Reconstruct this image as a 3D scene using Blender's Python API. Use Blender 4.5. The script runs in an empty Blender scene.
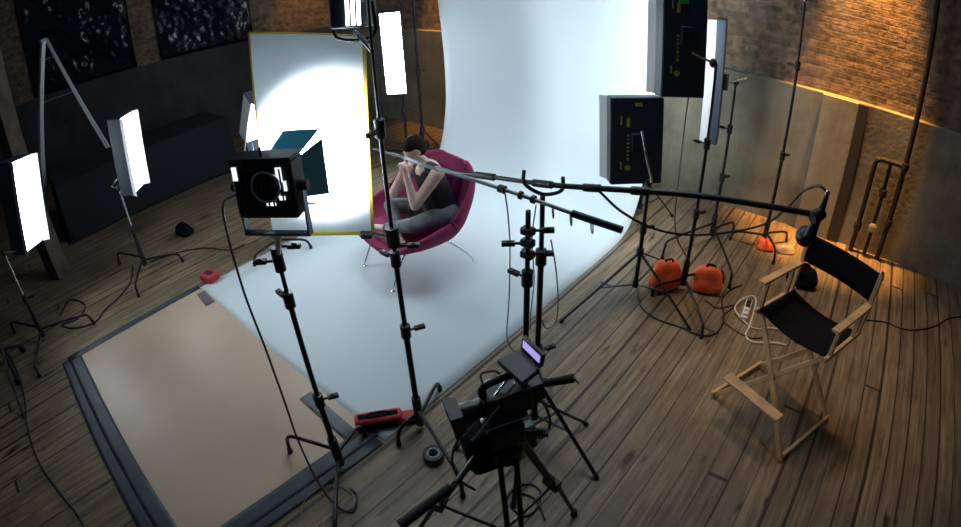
import bpy, math, random
from mathutils import Vector, Matrix, noise
V = Vector
random.seed(7)
PI = math.pi
scene = bpy.context.scene
COL = scene.collection

# ------------------------------------------------------------------ camera (wide fisheye-like action camera, high up)
CAM_H, FPX = 2.65, 540.4
RIGHT = V((0.7703231, 0.6368977, -0.0310417)); DOWN = V((0.3185106, -0.4264962, -0.8465530)); FWD = V((-0.5524069, 0.6422322, -0.5313986))
cd = bpy.data.cameras.new('camera'); cam = bpy.data.objects.new('camera', cd); COL.objects.link(cam)
cd.sensor_width = 36.0; cd.lens = 20.2; cd.clip_start = 0.02; cd.clip_end = 200
cd.type = 'PANO'
cd.panorama_type = 'FISHEYE_LENS_POLYNOMIAL'
cd.fisheye_fov = math.radians(180)
cd.fisheye_polynomial_k0 = 0.0
cd.fisheye_polynomial_k1 = -(961 / 36.0) / FPX
cd.fisheye_polynomial_k2 = 0.0; cd.fisheye_polynomial_k3 = 0.0; cd.fisheye_polynomial_k4 = 0.0
cam.matrix_world = Matrix(((RIGHT.x, -DOWN.x, -FWD.x, 0), (RIGHT.y, -DOWN.y, -FWD.y, 0), (RIGHT.z, -DOWN.z, -FWD.z, CAM_H), (0, 0, 0, 1)))
scene.camera = cam

# ------------------------------------------------------------------ world, exposure
w = bpy.data.worlds.new('world'); scene.world = w; w.use_nodes = True
w.node_tree.nodes['Background'].inputs[0].default_value = (0.55, 0.72, 1.0, 1)
w.node_tree.nodes['Background'].inputs[1].default_value = 0.02
vs = scene.view_settings
vs.view_transform = 'Standard'; vs.look = 'None'; vs.exposure = 0.13; vs.gamma = 1.0; vs.use_curve_mapping = False

def lamp(name, kind, loc, target, energy, color, **kw):
    ld = bpy.data.lights.new(name, kind); ld.energy = energy; ld.color = color
    for k, v in kw.items(): setattr(ld, k, v)
    o = bpy.data.objects.new(name, ld); COL.objects.link(o); o.location = loc
    o.rotation_euler = (V(target) - V(loc)).to_track_quat('-Z', 'Y').to_euler()
    return o
WARM = (1.0, 0.45, 0.09)
# warm downlights high on the brick wall
lamp('wall_downlight', 'SPOT', (0.02, 5.76, 4.7), (0.02, 6.01, 1.6), 3000, WARM, spot_size=math.radians(34), spot_blend=0.9, shadow_soft_size=0.05)
lamp('wall_downlight', 'SPOT', (-5.60, 5.72, 3.9), (-5.7, 6.0, 1.65), 420, WARM, spot_size=math.radians(34), spot_blend=0.9, shadow_soft_size=0.05)
lamp('wall_downlight', 'SPOT', (-8.1, 5.2, 3.4), (-8.5, 5.3, 2.0), 80, WARM, spot_size=math.radians(50), spot_blend=0.9, shadow_soft_size=0.05)
# added cool ambient fill from unseen overhead, and a warm spot on the floor
lamp('unseen_overhead', 'AREA', (-2.6, 3.4, 5.2), (-2.7, 3.2, 0), 80, (0.80, 0.92, 1.0), shape='RECTANGLE', size=2.2, size_y=2.2)
lamp('unseen_overhead', 'SPOT', (-0.9, 4.6, 5.4), (0.1, 4.1, 0), 330, (1.0, 0.62, 0.32), spot_size=math.radians(46), spot_blend=1.0, shadow_soft_size=0.25)

# ------------------------------------------------------------------ helpers
def ray(px, py):
    dx, dy = px - 480.5, py - 263.5; r = math.hypot(dx, dy) or 1e-9; th = r / FPX
    return RIGHT * (dx / r * math.sin(th)) + DOWN * (dy / r * math.sin(th)) + FWD * math.cos(th)
CAM = V((0, 0, CAM_H))
def at(px, py, z=0.0):            # point of the place at height z
    d = ray(px, py); return CAM + d * ((z - CAM_H) / d.z)
def far(px, py, D): return CAM + ray(px, py) * D
def up(x, y, px, py):             # height on the vertical through x, y
    d = ray(px, py); t = (x * d.x + y * d.y) / (d.x ** 2 + d.y ** 2); return V((x, y, CAM_H + d.z * t))

def M_(name): return bpy.data.materials.new(name)
def mat(name, color, rough=0.5, metal=0.0, emit=None, es=0.0, spec=0.5, bump=0.0, bscale=40, var=0.0, vscale=6, coat=0.0):
    m = M_(name); m.use_nodes = True; nt = m.node_tree; b = nt.nodes['Principled BSDF']
    b.inputs['Base Color'].default_value = (*color, 1); b.inputs['Roughness'].default_value = rough
    b.inputs['Metallic'].default_value = metal; b.inputs['Specular IOR Level'].default_value = spec
    b.inputs['Coat Weight'].default_value = coat
    if emit: b.inputs['Emission Color'].default_value = (*emit, 1); b.inputs['Emission Strength'].default_value = es
    tc = nt.nodes.new('ShaderNodeTexCoord')
    if var:
        n = nt.nodes.new('ShaderNodeTexNoise'); n.inputs['Scale'].default_value = vscale; n.inputs['Detail'].default_value = 5
        nt.links.new(tc.outputs['Object'], n.inputs['Vector'])
        r = nt.nodes.new('ShaderNodeValToRGB'); r.color_ramp.elements[0].position = .3; r.color_ramp.elements[1].position = .7
        r.color_ramp.elements[0].color = (*[c * (1 - var) for c in color], 1); r.color_ramp.elements[1].color = (*[min(1, c * (1 + var)) for c in color], 1)
        nt.links.new(n.outputs['Fac'], r.inputs['Fac']); nt.links.new(r.outputs['Color'], b.inputs['Base Color'])
    if bump:
        n = nt.nodes.new('ShaderNodeTexNoise'); n.inputs['Scale'].default_value = bscale; n.inputs['Detail'].default_value = 4
        nt.links.new(tc.outputs['Object'], n.inputs['Vector'])
        bp = nt.nodes.new('ShaderNodeBump'); bp.inputs['Strength'].default_value = bump; bp.inputs['Distance'].default_value = .01
        nt.links.new(n.outputs['Fac'], bp.inputs['Height']); nt.links.new(bp.outputs['Normal'], b.inputs['Normal'])
    return m

class MB:
    def __init__(s): s.v = []; s.f = []
    def add(s, vs_, fs):
        n = len(s.v); s.v += [V(p) for p in vs_]; s.f += [tuple(i + n for i in f) for f in fs]; return s
    def box(s, c, h, R=None):
        c = V(c); R = R or Matrix.Identity(3)
        P = [c + R @ V((x * h[0], y * h[1], z * h[2])) for x in (-1, 1) for y in (-1, 1) for z in (-1, 1)]
        return s.add(P, [(0, 1, 3, 2), (4, 6, 7, 5), (0, 4, 5, 1), (2, 3, 7, 6), (0, 2, 6, 4), (1, 5, 7, 3)])
    def bar(s, a, b, wx, wy, upv=(0, 0, 1)):
        a, b = V(a), V(b); d = (b - a); L = d.length; d.normalize(); u = V(upv)
        if abs(d.dot(u)) > .98: u = V((1, 0, 0))
        x = d.cross(u).normalized(); y = x.cross(d).normalized()
        R = Matrix((x, y, d)).transposed()
        return s.box((a + b) / 2, (wx / 2, wy / 2, L / 2), R)
    def tube(s, pts, r, seg=10):
        pts = [V(p) for p in pts]; n = len(pts)
        if not isinstance(r, (list, tuple)): r = [r] * n
        t = [(pts[min(i + 1, n - 1)] - pts[max(i - 1, 0)]).normalized() for i in range(n)]
        u = t[0].orthogonal().normalized(); vs_ = []; fs = []
        for i in range(n):
            u = (u - t[i] * u.dot(t[i])).normalized(); w_ = t[i].cross(u)
            for k in range(seg):
                a = 2 * PI * k / seg; vs_.append(pts[i] + (u * math.cos(a) + w_ * math.sin(a)) * r[i])
        for i in range(n - 1):
            for k in range(seg):
                a, b = i * seg + k, i * seg + (k + 1) % seg; fs.append((a, b, b + seg, a + seg))
        fs.append(tuple(reversed(range(seg)))); fs.append(tuple((n - 1) * seg + k for k in range(seg)))
        return s.add(vs_, fs)
    def lathe(s, prof, c, R=None, seg=20):   # prof: (radius, height)
        c = V(c); R = R or Matrix.Identity(3); vs_ = []; fs = []
        for (r, z) in prof:
            for k in range(seg):
                a = 2 * PI * k / seg; vs_.append(c + R @ V((r * math.cos(a), r * math.sin(a), z)))
        n = len(prof)
        for i in range(n - 1):
            for k in range(seg):
                a, b = i * seg + k, i * seg + (k + 1) % seg; fs.append((a, b, b + seg, a + seg))
        fs.append(tuple(reversed(range(seg)))); fs.append(tuple((n - 1) * seg + k for k in range(seg)))
        return s.add(vs_, fs)
    def ring(s, c, R, r0, r1, n=24, segs=8):
        c = V(c); vs_ = []; fs = []
        for i in range(n):
            a = 2 * PI * i / n; o = V((math.cos(a), math.sin(a), 0))
            for k in range(segs):
                b = 2 * PI * k / segs; vs_.append(c + R @ (o * (r0 + r1 * math.cos(b)) + V((0, 0, r1 * math.sin(b)))))
        for i in range(n):
            for k in range(segs):
                a = i * segs; b = ((i + 1) % n) * segs; fs.append((a + k, b + k, b + (k + 1) % segs, a + (k + 1) % segs))
        return s.add(vs_, fs)
    def prism(s, pts, off):                   # polygon points, extruded by a vector
        pts = [V(p) for p in pts]; off = V(off); n = len(pts)
        return s.add(pts + [p + off for p in pts], [tuple(reversed(range(n))), tuple(range(n, 2 * n))] + [(i, (i + 1) % n, (i + 1) % n + n, i + n) for i in range(n)])
    def grid(s, fn, nu, nv):
        vs_ = [V(fn(i / nu, j / nv)) for i in range(nu + 1) for j in range(nv + 1)]
        return s.add(vs_, [(i * (nv + 1) + j, (i + 1) * (nv + 1) + j, (i + 1) * (nv + 1) + j + 1, i * (nv + 1) + j + 1) for i in range(nu) for j in range(nv)])
    def ell(s, c, h, R=None, nu=12, nv=16):
        c = V(c); R = R or Matrix.Identity(3); vs_ = []; fs = []
        vs_.append(c + R @ V((0, 0, -h[2])))
        for i in range(1, nu):
            a = PI * i / nu - PI / 2
            for k in range(nv):
                b = 2 * PI * k / nv; vs_.append(c + R @ V((h[0] * math.cos(a) * math.cos(b), h[1] * math.cos(a) * math.sin(b), h[2] * math.sin(a))))
        vs_.append(c + R @ V((0, 0, h[2]))); L = len(vs_) - 1
        for k in range(nv):
            fs.append((0, 1 + (k + 1) % nv, 1 + k)); fs.append((L, L - nv + k, L - nv + (k + 1) % nv))
        for i in range(nu - 2):
            for k in range(nv):
                a, b = 1 + i * nv + k, 1 + i * nv + (k + 1) % nv; fs.append((a, b, b + nv, a + nv))
        return s.add(vs_, fs)
    def capsule(s, a, b, ra, rb, n=7, seg=14):
        a, b = V(a), V(b); d = (b - a).normalized(); pts = []; rr = []
        for i in range(n):
            t = PI / 2 * i / (n - 1); pts.append(a - d * ra * math.cos(t)); rr.append(max(1e-4, ra * math.sin(t)))
        for i in range(n):
            t = PI / 2 * i / (n - 1); pts.append(b + d * rb * math.sin(t)); rr.append(max(1e-4, rb * math.cos(t)))
        return s.tube(pts, rr, seg)
    def build(s, name, m, parent=None, smooth=True, bevel=0, solid=0, subsurf=0, label=None, remesh=0):
        inv = Matrix.Identity(4)
        if parent:
            root = parent
            while root.parent: root = root.parent
            inv = Matrix.LocRotScale(root.location, root.rotation_euler, None).inverted()
        me = bpy.data.meshes.new(name); me.from_pydata([inv @ p for p in s.v], [], s.f); me.validate(); me.update()
        if smooth and len(me.polygons) > 6: me.shade_auto_smooth(angle=math.radians(40)) if hasattr(me, 'shade_auto_smooth') else None
        if smooth:
            for p in me.polygons: p.use_smooth = True
            try: me.set_sharp_from_angle(angle=math.radians(40))
            except Exception: pass
        me.materials.append(m)
        o = bpy.data.objects.new(name, me); COL.objects.link(o)
        if parent: o.parent = parent
        if remesh:
            md = o.modifiers.new('r', 'REMESH'); md.mode = 'VOXEL'; md.voxel_size = remesh; md.use_smooth_shade = True
            md = o.modifiers.new('s', 'SMOOTH'); md.factor = .5; md.iterations = 5
            dg = bpy.context.evaluated_depsgraph_get(); nm = bpy.data.meshes.new_from_object(o.evaluated_get(dg))
            o.modifiers.clear(); o.data = nm
            for p in nm.polygons: p.use_smooth = True
        if solid: md = o.modifiers.new('t', 'SOLIDIFY'); md.thickness = solid; md.offset = 0
        if bevel: md = o.modifiers.new('b', 'BEVEL'); md.width = bevel; md.segments = 2; md.limit_method = 'ANGLE'; md.angle_limit = math.radians(50)
        if subsurf: md = o.modifiers.new('u', 'SUBSURF'); md.levels = subsurf; md.render_levels = subsurf
        if label: o['label'] = label
        return o

def tag(o, label, cat, group=None):
    o['label'] = label; o['category'] = cat
    if group: o['group'] = group
    return o
def struct(o): o['kind'] = 'structure'; return o
def thing(name, label, cat, loc=(0, 0, 0), group=None):
    o = bpy.data.objects.new(name, None); o.empty_display_size = .1; COL.objects.link(o); o.location = loc
    return tag(o, label, cat, group)
def spline(pts, n=8):
    pts = [V(p) for p in pts]; P = [2 * pts[0] - pts[1]] + pts + [2 * pts[-1] - pts[-2]]; out = []
    for i in range(1, len(P) - 2):
        a, b, c, d = P[i - 1:i + 3]
        for k in range(n):
            t = k / n; out.append(.5 * ((2 * b) + (c - a) * t + (2 * a - 5 * b + 4 * c - d) * t * t + (3 * b - a - 3 * c + d) * t ** 3))
    out.append(pts[-1]); return out
def frame(fwd, up_=(0, 0, 1)):   # columns: x right, y forward, z up
    y = V(fwd).normalized(); x = y.cross(V(up_)).normalized(); z = x.cross(y)
    return Matrix((x, y, z)).transposed()

# ------------------------------------------------------------------ materials
BLACK = mat('black_painted_metal', (.012, .014, .018), .38, .3)
BLKPL = mat('black_plastic', (.015, .016, .02), .5)
GREYB = mat('grey_blue_housing', (.03, .045, .065), .45, .2)
STEEL = mat('polished_steel', (.62, .66, .7), .25, 1.0)
CHROME = mat('chrome', (.8, .82, .85), .12, 1.0)
RUBBER = mat('black_rubber', (.01, .01, .01), .8)
BKFAB = mat('black_canvas', (.006, .006, .008), .9, bump=.3, bscale=300, spec=.1)
YELLOW = mat('yellow_tape', (.42, .29, .05), .5)
YLAB = mat('yellow_print', (.45, .40, .06), .5)
GLAB = mat('grey_print', (.35, .38, .38), .6)
ORANGE = mat('orange_nylon', (.95, .14, .04), .5, bump=.5, bscale=25)
REDN = mat('red_fabric', (.5, .03, .04), .6, var=.3, vscale=12)
SKIN = mat('skin', (.80, .57, .49), .5)
HAIR = mat('dark_brown_hair', (.016, .009, .007), .75, spec=.15, bump=.5, bscale=120)
TOP = mat('black_knit_top', (.015, .016, .022), .8)
PANTS = mat('grey_trousers', (.16, .18, .2), .85, var=.3, vscale=20)
MAG = mat('magenta_wool', (.27, .038, .105), .85, bump=.25, bscale=250, spec=.2)
PURP = mat('plum_cushion_wool', (.13, .008, .07), .9, bump=.25, bscale=250, spec=.2)
PINE = mat('varnished_beech', (.58, .36, .18), .42, var=.25, vscale=9)
WHITEP = mat('white_plastic', (.75, .75, .72), .45)
ALU = mat('aluminium_ladder', (.45, .48, .5), .4, .8)
RUST = mat('rusty_pipe', (.014, .010, .008), .8, .0, bump=.4, bscale=40, var=.5, vscale=14)
TAPE = mat('grey_blue_cloth_tape', (.035, .05, .07), .5, var=.3, vscale=5, bump=.2, bscale=12)
CABLE = mat('black_cable', (.012, .012, .012), .55)
GCABLE = mat('grey_cable', (.2, .21, .22), .5)
WCABLE = mat('white_cable', (.72, .68, .58), .5)
REFL = mat('white_painted_flap', (.8, .82, .84), .45)
DOORGLOW = mat('barn_door_glow_blue', (.06, .42, .60), .35, .1)  # cyan glow of the lamp put into the barn doors' base colour
GREEN = mat('green_tape', (.05, .45, .08), .6)

def emitter(name, color, strength):
    m = M_(name); m.use_nodes = True; nt = m.node_tree; nt.nodes.clear()
    e = nt.nodes.new('ShaderNodeEmission'); e.inputs[0].default_value = (*color, 1); e.inputs[1].default_value = strength
    o = nt.nodes.new('ShaderNodeOutputMaterial'); nt.links.new(e.outputs[0], o.inputs[0]); return m
LITCOOL = (.84, .94, 1.0)

def nodes(m): m.use_nodes = True; nt = m.node_tree; return nt, nt.nodes['Principled BSDF'], nt.links
def math_n(nt, op, a, b=None):
    n = nt.nodes.new('ShaderNodeMath'); n.operation = op
    for i, x in enumerate((a, b)):
        if x is None: continue
        if isinstance(x, (int, float)): n.inputs[i].default_value = x
        else: nt.links.new(x, n.inputs[i])
    return n.outputs[0]
def ramp(nt, fac, stops):
    r = nt.nodes.new('ShaderNodeValToRGB'); els = r.color_ramp.elements
    while len(els) < len(stops): els.new(.5)
    for e, (p, c) in zip(els, stops): e.position = p; e.color = (*c, 1)
    nt.links.new(fac, r.inputs['Fac']); return r.outputs['Color']
def mixc(nt, fac, a, b, mode='MIX'):
    n = nt.nodes.new('ShaderNodeMix'); n.data_type = 'RGBA'; n.blend_type = mode
    for i, x in ((0, fac), (6, a), (7, b)):
        if isinstance(x, (int, float)): n.inputs[i].default_value = x
        elif isinstance(x, tuple): n.inputs[i].default_value = (*x, 1)
        else: nt.links.new(x, n.inputs[i])
    return n.outputs[2]
def noise_n(nt, vec, scale, detail=5, rough=.55):
    n = nt.nodes.new('ShaderNodeTexNoise'); n.inputs['Scale'].default_value = scale; n.inputs['Detail'].default_value = detail
    n.inputs['Roughness'].default_value = rough; nt.links.new(vec, n.inputs['Vector']); return n.outputs['Fac']
def mapping(nt, vec, scale=(1, 1, 1), loc=(0, 0, 0), rot=(0, 0, 0)):
    n = nt.nodes.new('ShaderNodeMapping'); n.inputs['Scale'].default_value = scale; n.inputs['Location'].default_value = loc; n.inputs['Rotation'].default_value = rot
    nt.links.new(vec, n.inputs['Vector']); return n.outputs[0]

def wood_floor():
    m = M_('old_plank_floor'); nt, b, L = nodes(m)
    tc = nt.nodes.new('ShaderNodeTexCoord').outputs['Object']
    sp = nt.nodes.new('ShaderNodeSeparateXYZ'); L.new(tc, sp.inputs[0])
    u = math_n(nt, 'DIVIDE', sp.outputs[0], .1433)
    i = math_n(nt, 'FLOOR', u); fr = math_n(nt, 'FRACT', u)
    wn = nt.nodes.new('ShaderNodeTexWhiteNoise'); wn.noise_dimensions = '1D'; L.new(i, wn.inputs['W']); rnd = wn.outputs['Value']
    # plank length joints
    yy = math_n(nt, 'DIVIDE', math_n(nt, 'ADD', sp.outputs[1], math_n(nt, 'MULTIPLY', rnd, 53.7)), 11.0)
    j = math_n(nt, 'FLOOR', yy); fy = math_n(nt, 'FRACT', yy)
    cmb = nt.nodes.new('ShaderNodeCombineXYZ'); L.new(i, cmb.inputs[0]); L.new(j, cmb.inputs[1])
    wn2 = nt.nodes.new('ShaderNodeTexWhiteNoise'); wn2.noise_dimensions = '2D'; L.new(cmb.outputs[0], wn2.inputs['Vector']); r2 = wn2.outputs['Value']
    off = nt.nodes.new('ShaderNodeCombineXYZ'); L.new(math_n(nt, 'MULTIPLY', r2, 31.0), off.inputs[0]); L.new(math_n(nt, 'MULTIPLY', r2, 17.0), off.inputs[1])
    va = nt.nodes.new('ShaderNodeVectorMath'); va.operation = 'ADD'; L.new(tc, va.inputs[0]); L.new(off.outputs[0], va.inputs[1])
    grain = noise_n(nt, mapping(nt, va.outputs[0], (30, 1.6, 1)), 1.0, 8, .65)
    blot = noise_n(nt, tc, 1.3, 6, .65)
    spots = noise_n(nt, mapping(nt, va.outputs[0], (11, 2.6, 1)), 1.0, 3, .5)
    c = ramp(nt, grain, [(.28, (.090, .068, .042)), (.5, (.215, .165, .105)), (.72, (.360, .290, .200))])
    c = mixc(nt, 1.0, c, ramp(nt, r2, [(0, (.78, .76, .75)), (.5, (.98, .95, .92)), (1, (1.15, 1.10, 1.02))]), 'MULTIPLY')
    c = mixc(nt, .85, c, ramp(nt, blot, [(.3, (.55, .52, .5)), (.55, (1, 1, 1)), (.8, (1.15, 1.15, 1.1))]), 'MULTIPLY')
    c = mixc(nt, 1.0, c, ramp(nt, spots, [(.27, (.22, .19, .17)), (.36, (1, 1, 1)), (1, (1, 1, 1))]), 'MULTIPLY')
    # gaps between boards, some open and dark, some tight
    d = math_n(nt, 'MINIMUM', fr, math_n(nt, 'SUBTRACT', 1.0, fr))
    wn3 = nt.nodes.new('ShaderNodeTexWhiteNoise'); wn3.noise_dimensions = '1D'; L.new(math_n(nt, 'ROUND', u), wn3.inputs['W'])
    gw = math_n(nt, 'ADD', .018, math_n(nt, 'MULTIPLY', math_n(nt, 'POWER', wn3.outputs['Value'], 2.2), .09))
    gap = math_n(nt, 'LESS_THAN', d, gw)
    ge = math_n(nt, 'LESS_THAN', math_n(nt, 'MINIMUM', fy, math_n(nt, 'SUBTRACT', 1.0, fy)), .0012)
    gap = math_n(nt, 'MAXIMUM', gap, ge)
    c = mixc(nt, math_n(nt, 'MULTIPLY', gap, .88), c, (.012, .009, .006))
    L.new(c, b.inputs['Base Color'])
    L.new(ramp(nt, grain, [(.2, (.62,) * 3), (.8, (.42,) * 3)]), b.inputs['Roughness'])
    bp = nt.nodes.new('ShaderNodeBump'); bp.inputs['Strength'].default_value = .5; bp.inputs['Distance'].default_value = .004
    h = math_n(nt, 'SUBTRACT', math_n(nt, 'MULTIPLY', grain, .5), gap); L.new(h, bp.inputs['Height']); L.new(bp.outputs[0], b.inputs['Normal'])
    return m
def brick(rot=0.0):
    m = M_('old_brick'); nt, b, L = nodes(m)
    tc = nt.nodes.new('ShaderNodeTexCoord').outputs['Object']
    vec = mapping(nt, tc, (1, 1, 1), (0, 0, 0), (-PI / 2, 0, -rot))
    sp = nt.nodes.new('ShaderNodeSeparateXYZ'); L.new(tc, sp.inputs[0])
    cb = nt.nodes.new('ShaderNodeCombineXYZ')
    L.new(math_n(nt, 'ADD', math_n(nt, 'MULTIPLY', sp.outputs[0], math.cos(rot)), math_n(nt, 'MULTIPLY', sp.outputs[1], math.sin(rot))), cb.inputs[0]); L.new(sp.outputs[2], cb.inputs[1])
    br = nt.nodes.new('ShaderNodeTexBrick'); L.new(cb.outputs[0], br.inputs['Vector'])
    br.inputs['Scale'].default_value = 1.0; br.inputs['Brick Width'].default_value = .21; br.inputs['Row Height'].default_value = .068
    br.inputs['Mortar Size'].default_value = .007; br.inputs['Mortar Smooth'].default_value = .4; br.inputs['Bias'].default_value = -.1
    br.inputs['Color1'].default_value = (.27, .185, .11, 1); br.inputs['Color2'].default_value = (.13, .088, .06, 1); br.inputs['Mortar'].default_value = (.19, .16, .13, 1)
    n = noise_n(nt, tc, 2.2, 6, .7); n2 = noise_n(nt, tc, 14, 4)
    c = mixc(nt, 1.0, br.outputs['Color'], ramp(nt, n2, [(.3, (.45, .45, .45)), (.7, (1.35, 1.3, 1.25))]), 'MULTIPLY')
    c = mixc(nt, math_n(nt, 'MULTIPLY', ramp(nt, n, [(.5, (0, 0, 0)), (.66, (1, 1, 1))]), .45), c, (.27, .235, .20))
    L.new(c, b.inputs['Base Color']); b.inputs['Roughness'].default_value = .9
    bp = nt.nodes.new('ShaderNodeBump'); bp.inputs['Strength'].default_value = .6; bp.inputs['Distance'].default_value = .018
    L.new(math_n(nt, 'ADD', math_n(nt, 'MULTIPLY', br.outputs['Fac'], -1.0), n2), bp.inputs['Height']); L.new(bp.outputs[0], b.inputs['Normal'])
    return m
def concrete(name, base, dark):
    m = M_(name); nt, b, L = nodes(m)
    tc = nt.nodes.new('ShaderNodeTexCoord').outputs['Object']
    n = noise_n(nt, tc, 1.4, 7, .65); n2 = noise_n(nt, mapping(nt, tc, (6, 6, .8)), 1.0, 4, .6)
    c = ramp(nt, n, [(.3, dark), (.55, base), (.75, tuple(x * 1.25 for x in base))])
    c = mixc(nt, .3, c, ramp(nt, n2, [(.35, (.55, .55, .52)), (.6, (1, 1, 1))]), 'MULTIPLY')
    L.new(c, b.inputs['Base Color']); b.inputs['Roughness'].default_value = .85
    bp = nt.nodes.new('ShaderNodeBump'); bp.inputs['Strength'].default_value = .4; bp.inputs['Distance'].default_value = .01
    L.new(noise_n(nt, tc, 18, 5), bp.inputs['Height']); L.new(bp.outputs[0], b.inputs['Normal'])
    return m
FLOORM = wood_floor()
BRICKB = brick(0.0)
CONC = concrete('stained_concrete', (.27, .25, .185), (.13, .12, .09))
CONCL = concrete('pale_concrete', (.36, .33, .235), (.26, .235, .165))
DCONC = concrete('dark_painted_concrete', (.062, .062, .068), (.034, .034, .038))

# ------------------------------------------------------------------ the room
WY = 6.02
fl = MB(); fl.box((-4, 1.5, -.05), (9.5, 6.2, .05))
struct(fl.build('floor', FLOORM, smooth=False))
KX, KY = -8.15, WY
LD = V((-3.25, -6.52, 0)).normalized()     # direction of the left wall, away from the corner
LN = V((-LD.y, LD.x, 0));                  # its normal
if LN.x < 0: LN = -LN
LROT = math.atan2(LD.y, LD.x)
b = MB(); b.box((-1.3, WY + .17, 2.6 + .8), (7.0, .15, 1.82)); struct(b.build('wall_back', BRICKB, smooth=False))
b = MB(); b.box((-1.3, WY + .10, .79), (7.0, .17, .80)); struct(b.build('trim_1', CONC, smooth=False, bevel=.01))   # concrete plinth under the brick
# pale pilaster boards on the plinth
b = MB(); b.box((-.18, WY - .085, .79), (.2, .02, .79)); struct(b.build('trim_2', CONCL, smooth=False, bevel=.005))
b = MB(); b.box((.08, WY - .095, .79), (.055, .02, .79)); struct(b.build('trim_3', mat('dark_strip', (.04, .035, .03), .8), smooth=False))
# left wall: brick piers, recessed window bays covered in black plastic, dark plinth
def lw(s, n, z): return V((KX, KY, 0)) + LD * s + LN * n + V((0, 0, z))
def lw_of(px, py):     # distance along the left wall of a pixel column
    d = ray(px, py); k = V((KX, KY)); a = LD.xy
    det = d.x * -a.y + d.y * a.x; t = (k.x * -a.y + k.y * a.x) / det
    p = V((d.x * t, d.y * t)); return (p - k).dot(a)
BRL = brick(math.atan2(LD.y, LD.x))
RL = Matrix((LD, LN, V((0, 0, 1)))).transposed()
def lbox(s0, s1, n0, n1, z0, z1): 
    m_ = MB(); m_.box(lw((s0 + s1) / 2, (n0 + n1) / 2, (z0 + z1) / 2), ((s1 - s0) / 2, (n1 - n0) / 2, (z1 - z0) / 2), RL); return m_
LZ = 1.66
struct(lbox(-.6, 11.5, -.5, 0, 0, LZ).build('wall_left', DCONC, smooth=False, bevel=.01))
e0 = lw_of(250, 10); e1 = lw_of(154, 30); e2 = lw_of(130, 30); e3 = lw_of(22, 60)
struct(lbox(-.6, e0, -.45, -.03, LZ, 5.2).build('trim_5', BRL, smooth=False))
struct(lbox(e1, e2, -.45, -.03, LZ, 5.2).build('trim_6', BRL, smooth=False))
struct(lbox(e3, 11.5, -.45, -.03, LZ, 5.2).build('trim_7', BRL, smooth=False))
PLAS = mat('black_plastic_sheet', (.008, .011, .02), .22, spec=.6)
def crumple(s0, s1, z0, z1, n, seed, name, label, amp=.05):
    def fn(u, v):
        p = lw(s0 + (s1 - s0) * u, n, z0 + (z1 - z0) * v)
        q = p * 2.0 + V((seed, 0, 0)); k = noise.noise(q) + .6 * abs(noise.noise(q * 2.6)) + .25 * noise.noise(q * 6)
        edge = min(u, 1 - u, v, 1 - v) * 8; return p + LN * (k * amp * min(1, .3 + edge))
    o = MB().grid(fn, 70, 90).build(name, PLAS, solid=.003)
    return tag(o, label, 'plastic sheet', 'plastic sheets over the windows')
crumple(e2 + .02, e3 - .02, LZ + .02, 5.0, -.12, 3.1, 'plastic_sheet', 'crumpled black plastic sheet over the window beside the ladder', .14)
crumple(e0 + .02, e1 - .02, LZ + .02, 5.0, -.12, 9.4, 'plastic_sheet', 'black plastic sheet hanging over the window nearest the white board', .09)
for k, (a, c) in enumerate(((e2, e3), (e0, e1))):
    o = lbox(a, c, -.45, -.32, LZ, 5.2).build('window_%d' % (k + 1), mat('dark_glass', (.01, .012, .02), .15), smooth=False); struct(o)

# free-standing timber post
tb = MB(); tb.box((-6.6, .02, 2.6), (.11, .11, 2.6), Matrix.Rotation(.55, 3, 'Z'))
o = tb.build('timber_post', mat('brown_timber', (.085, .062, .048), .8, var=.4, vscale=7, bump=.5, bscale=12), smooth=False, bevel=.01)
tag(o, 'square brown timber post rising from the floor behind the left lights', 'post')

# pipes on the right wall
pt = thing('wall_pipe', 'tall dark rusty pipe with a short looped branch on the concrete wall', 'pipe', (.66, 5.86, 0))
MB().tube([(.66, 5.86, 0.005), (.66, 5.86, 5.0)], .030, 14).build('main_pipe', RUST, pt)
MB().tube(spline([(.33, 5.85, .005), (.33, 5.85, .5), (.33, 5.85, 1.02), (.37, 5.85, 1.09), (.44, 5.85, 1.10), (.62, 5.86, 1.10)], 6), .028, 12).build('branch_pipe', RUST, pt)
MB().tube([(.50, 5.86, .005), (.50, 5.86, 1.07)], .022, 12).build('branch_pipe', RUST, pt)
for (x, z) in ((.66, 1.1), (.66, .45), (.50, .75), (.33, .3)):
    MB().tube([(x, 5.855, z - .04), (x, 5.855, z + .04)], .042, 14).build('pipe_fitting', RUST, pt)
MB().lathe([(.03, 0), (.05, .01), (.05, .03), (.02, .035)], (.50, 5.80, .35), frame((0, 0, 1), (0, 1, 0)), 12).build('valve_wheel', mat('pale_valve', (.4, .36, .3), .5, .5), pt)

# ------------------------------------------------------------------ paper backdrop and taped board
PAPER = mat('seamless_paper', (.58, .66, .69), .72, spec=.25)
X0, X1 = -4.65, -1.9
prof = [(1.22, .006), (1.6, .006), (2.4, .006), (3.2, .006), (3.9, .006), (4.25, .012), (4.45, .05), (4.6, .16), (4.72, .36), (4.81, .65), (4.86, 1.0), (4.86, 1.5), (4.82, 2.0), (4.78, 2.5), (4.75, 3.1), (4.74, 3.4)]
pp = spline([V((0, y, z)) for y, z in prof], 5)
def pfn(u, v):
    k = u * (len(pp) - 1); i = min(int(k), len(pp) - 2); p = pp[i].lerp(pp[i + 1], k - i)
    sag = .018 * math.sin(v * PI) * max(0, min(1, (p.z - .1))) ; xs = .0
    if p.z > .02 : xs = -.0
    return (X0 + (X1 - X0) * v + xs, p.y + sag + .004 * math.sin(v * 9), p.z)
bt = thing('paper_backdrop', 'wide pale blue-white seamless paper sweep hanging and running over the floor', 'backdrop', (-3.27, 1.3, 0))
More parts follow.
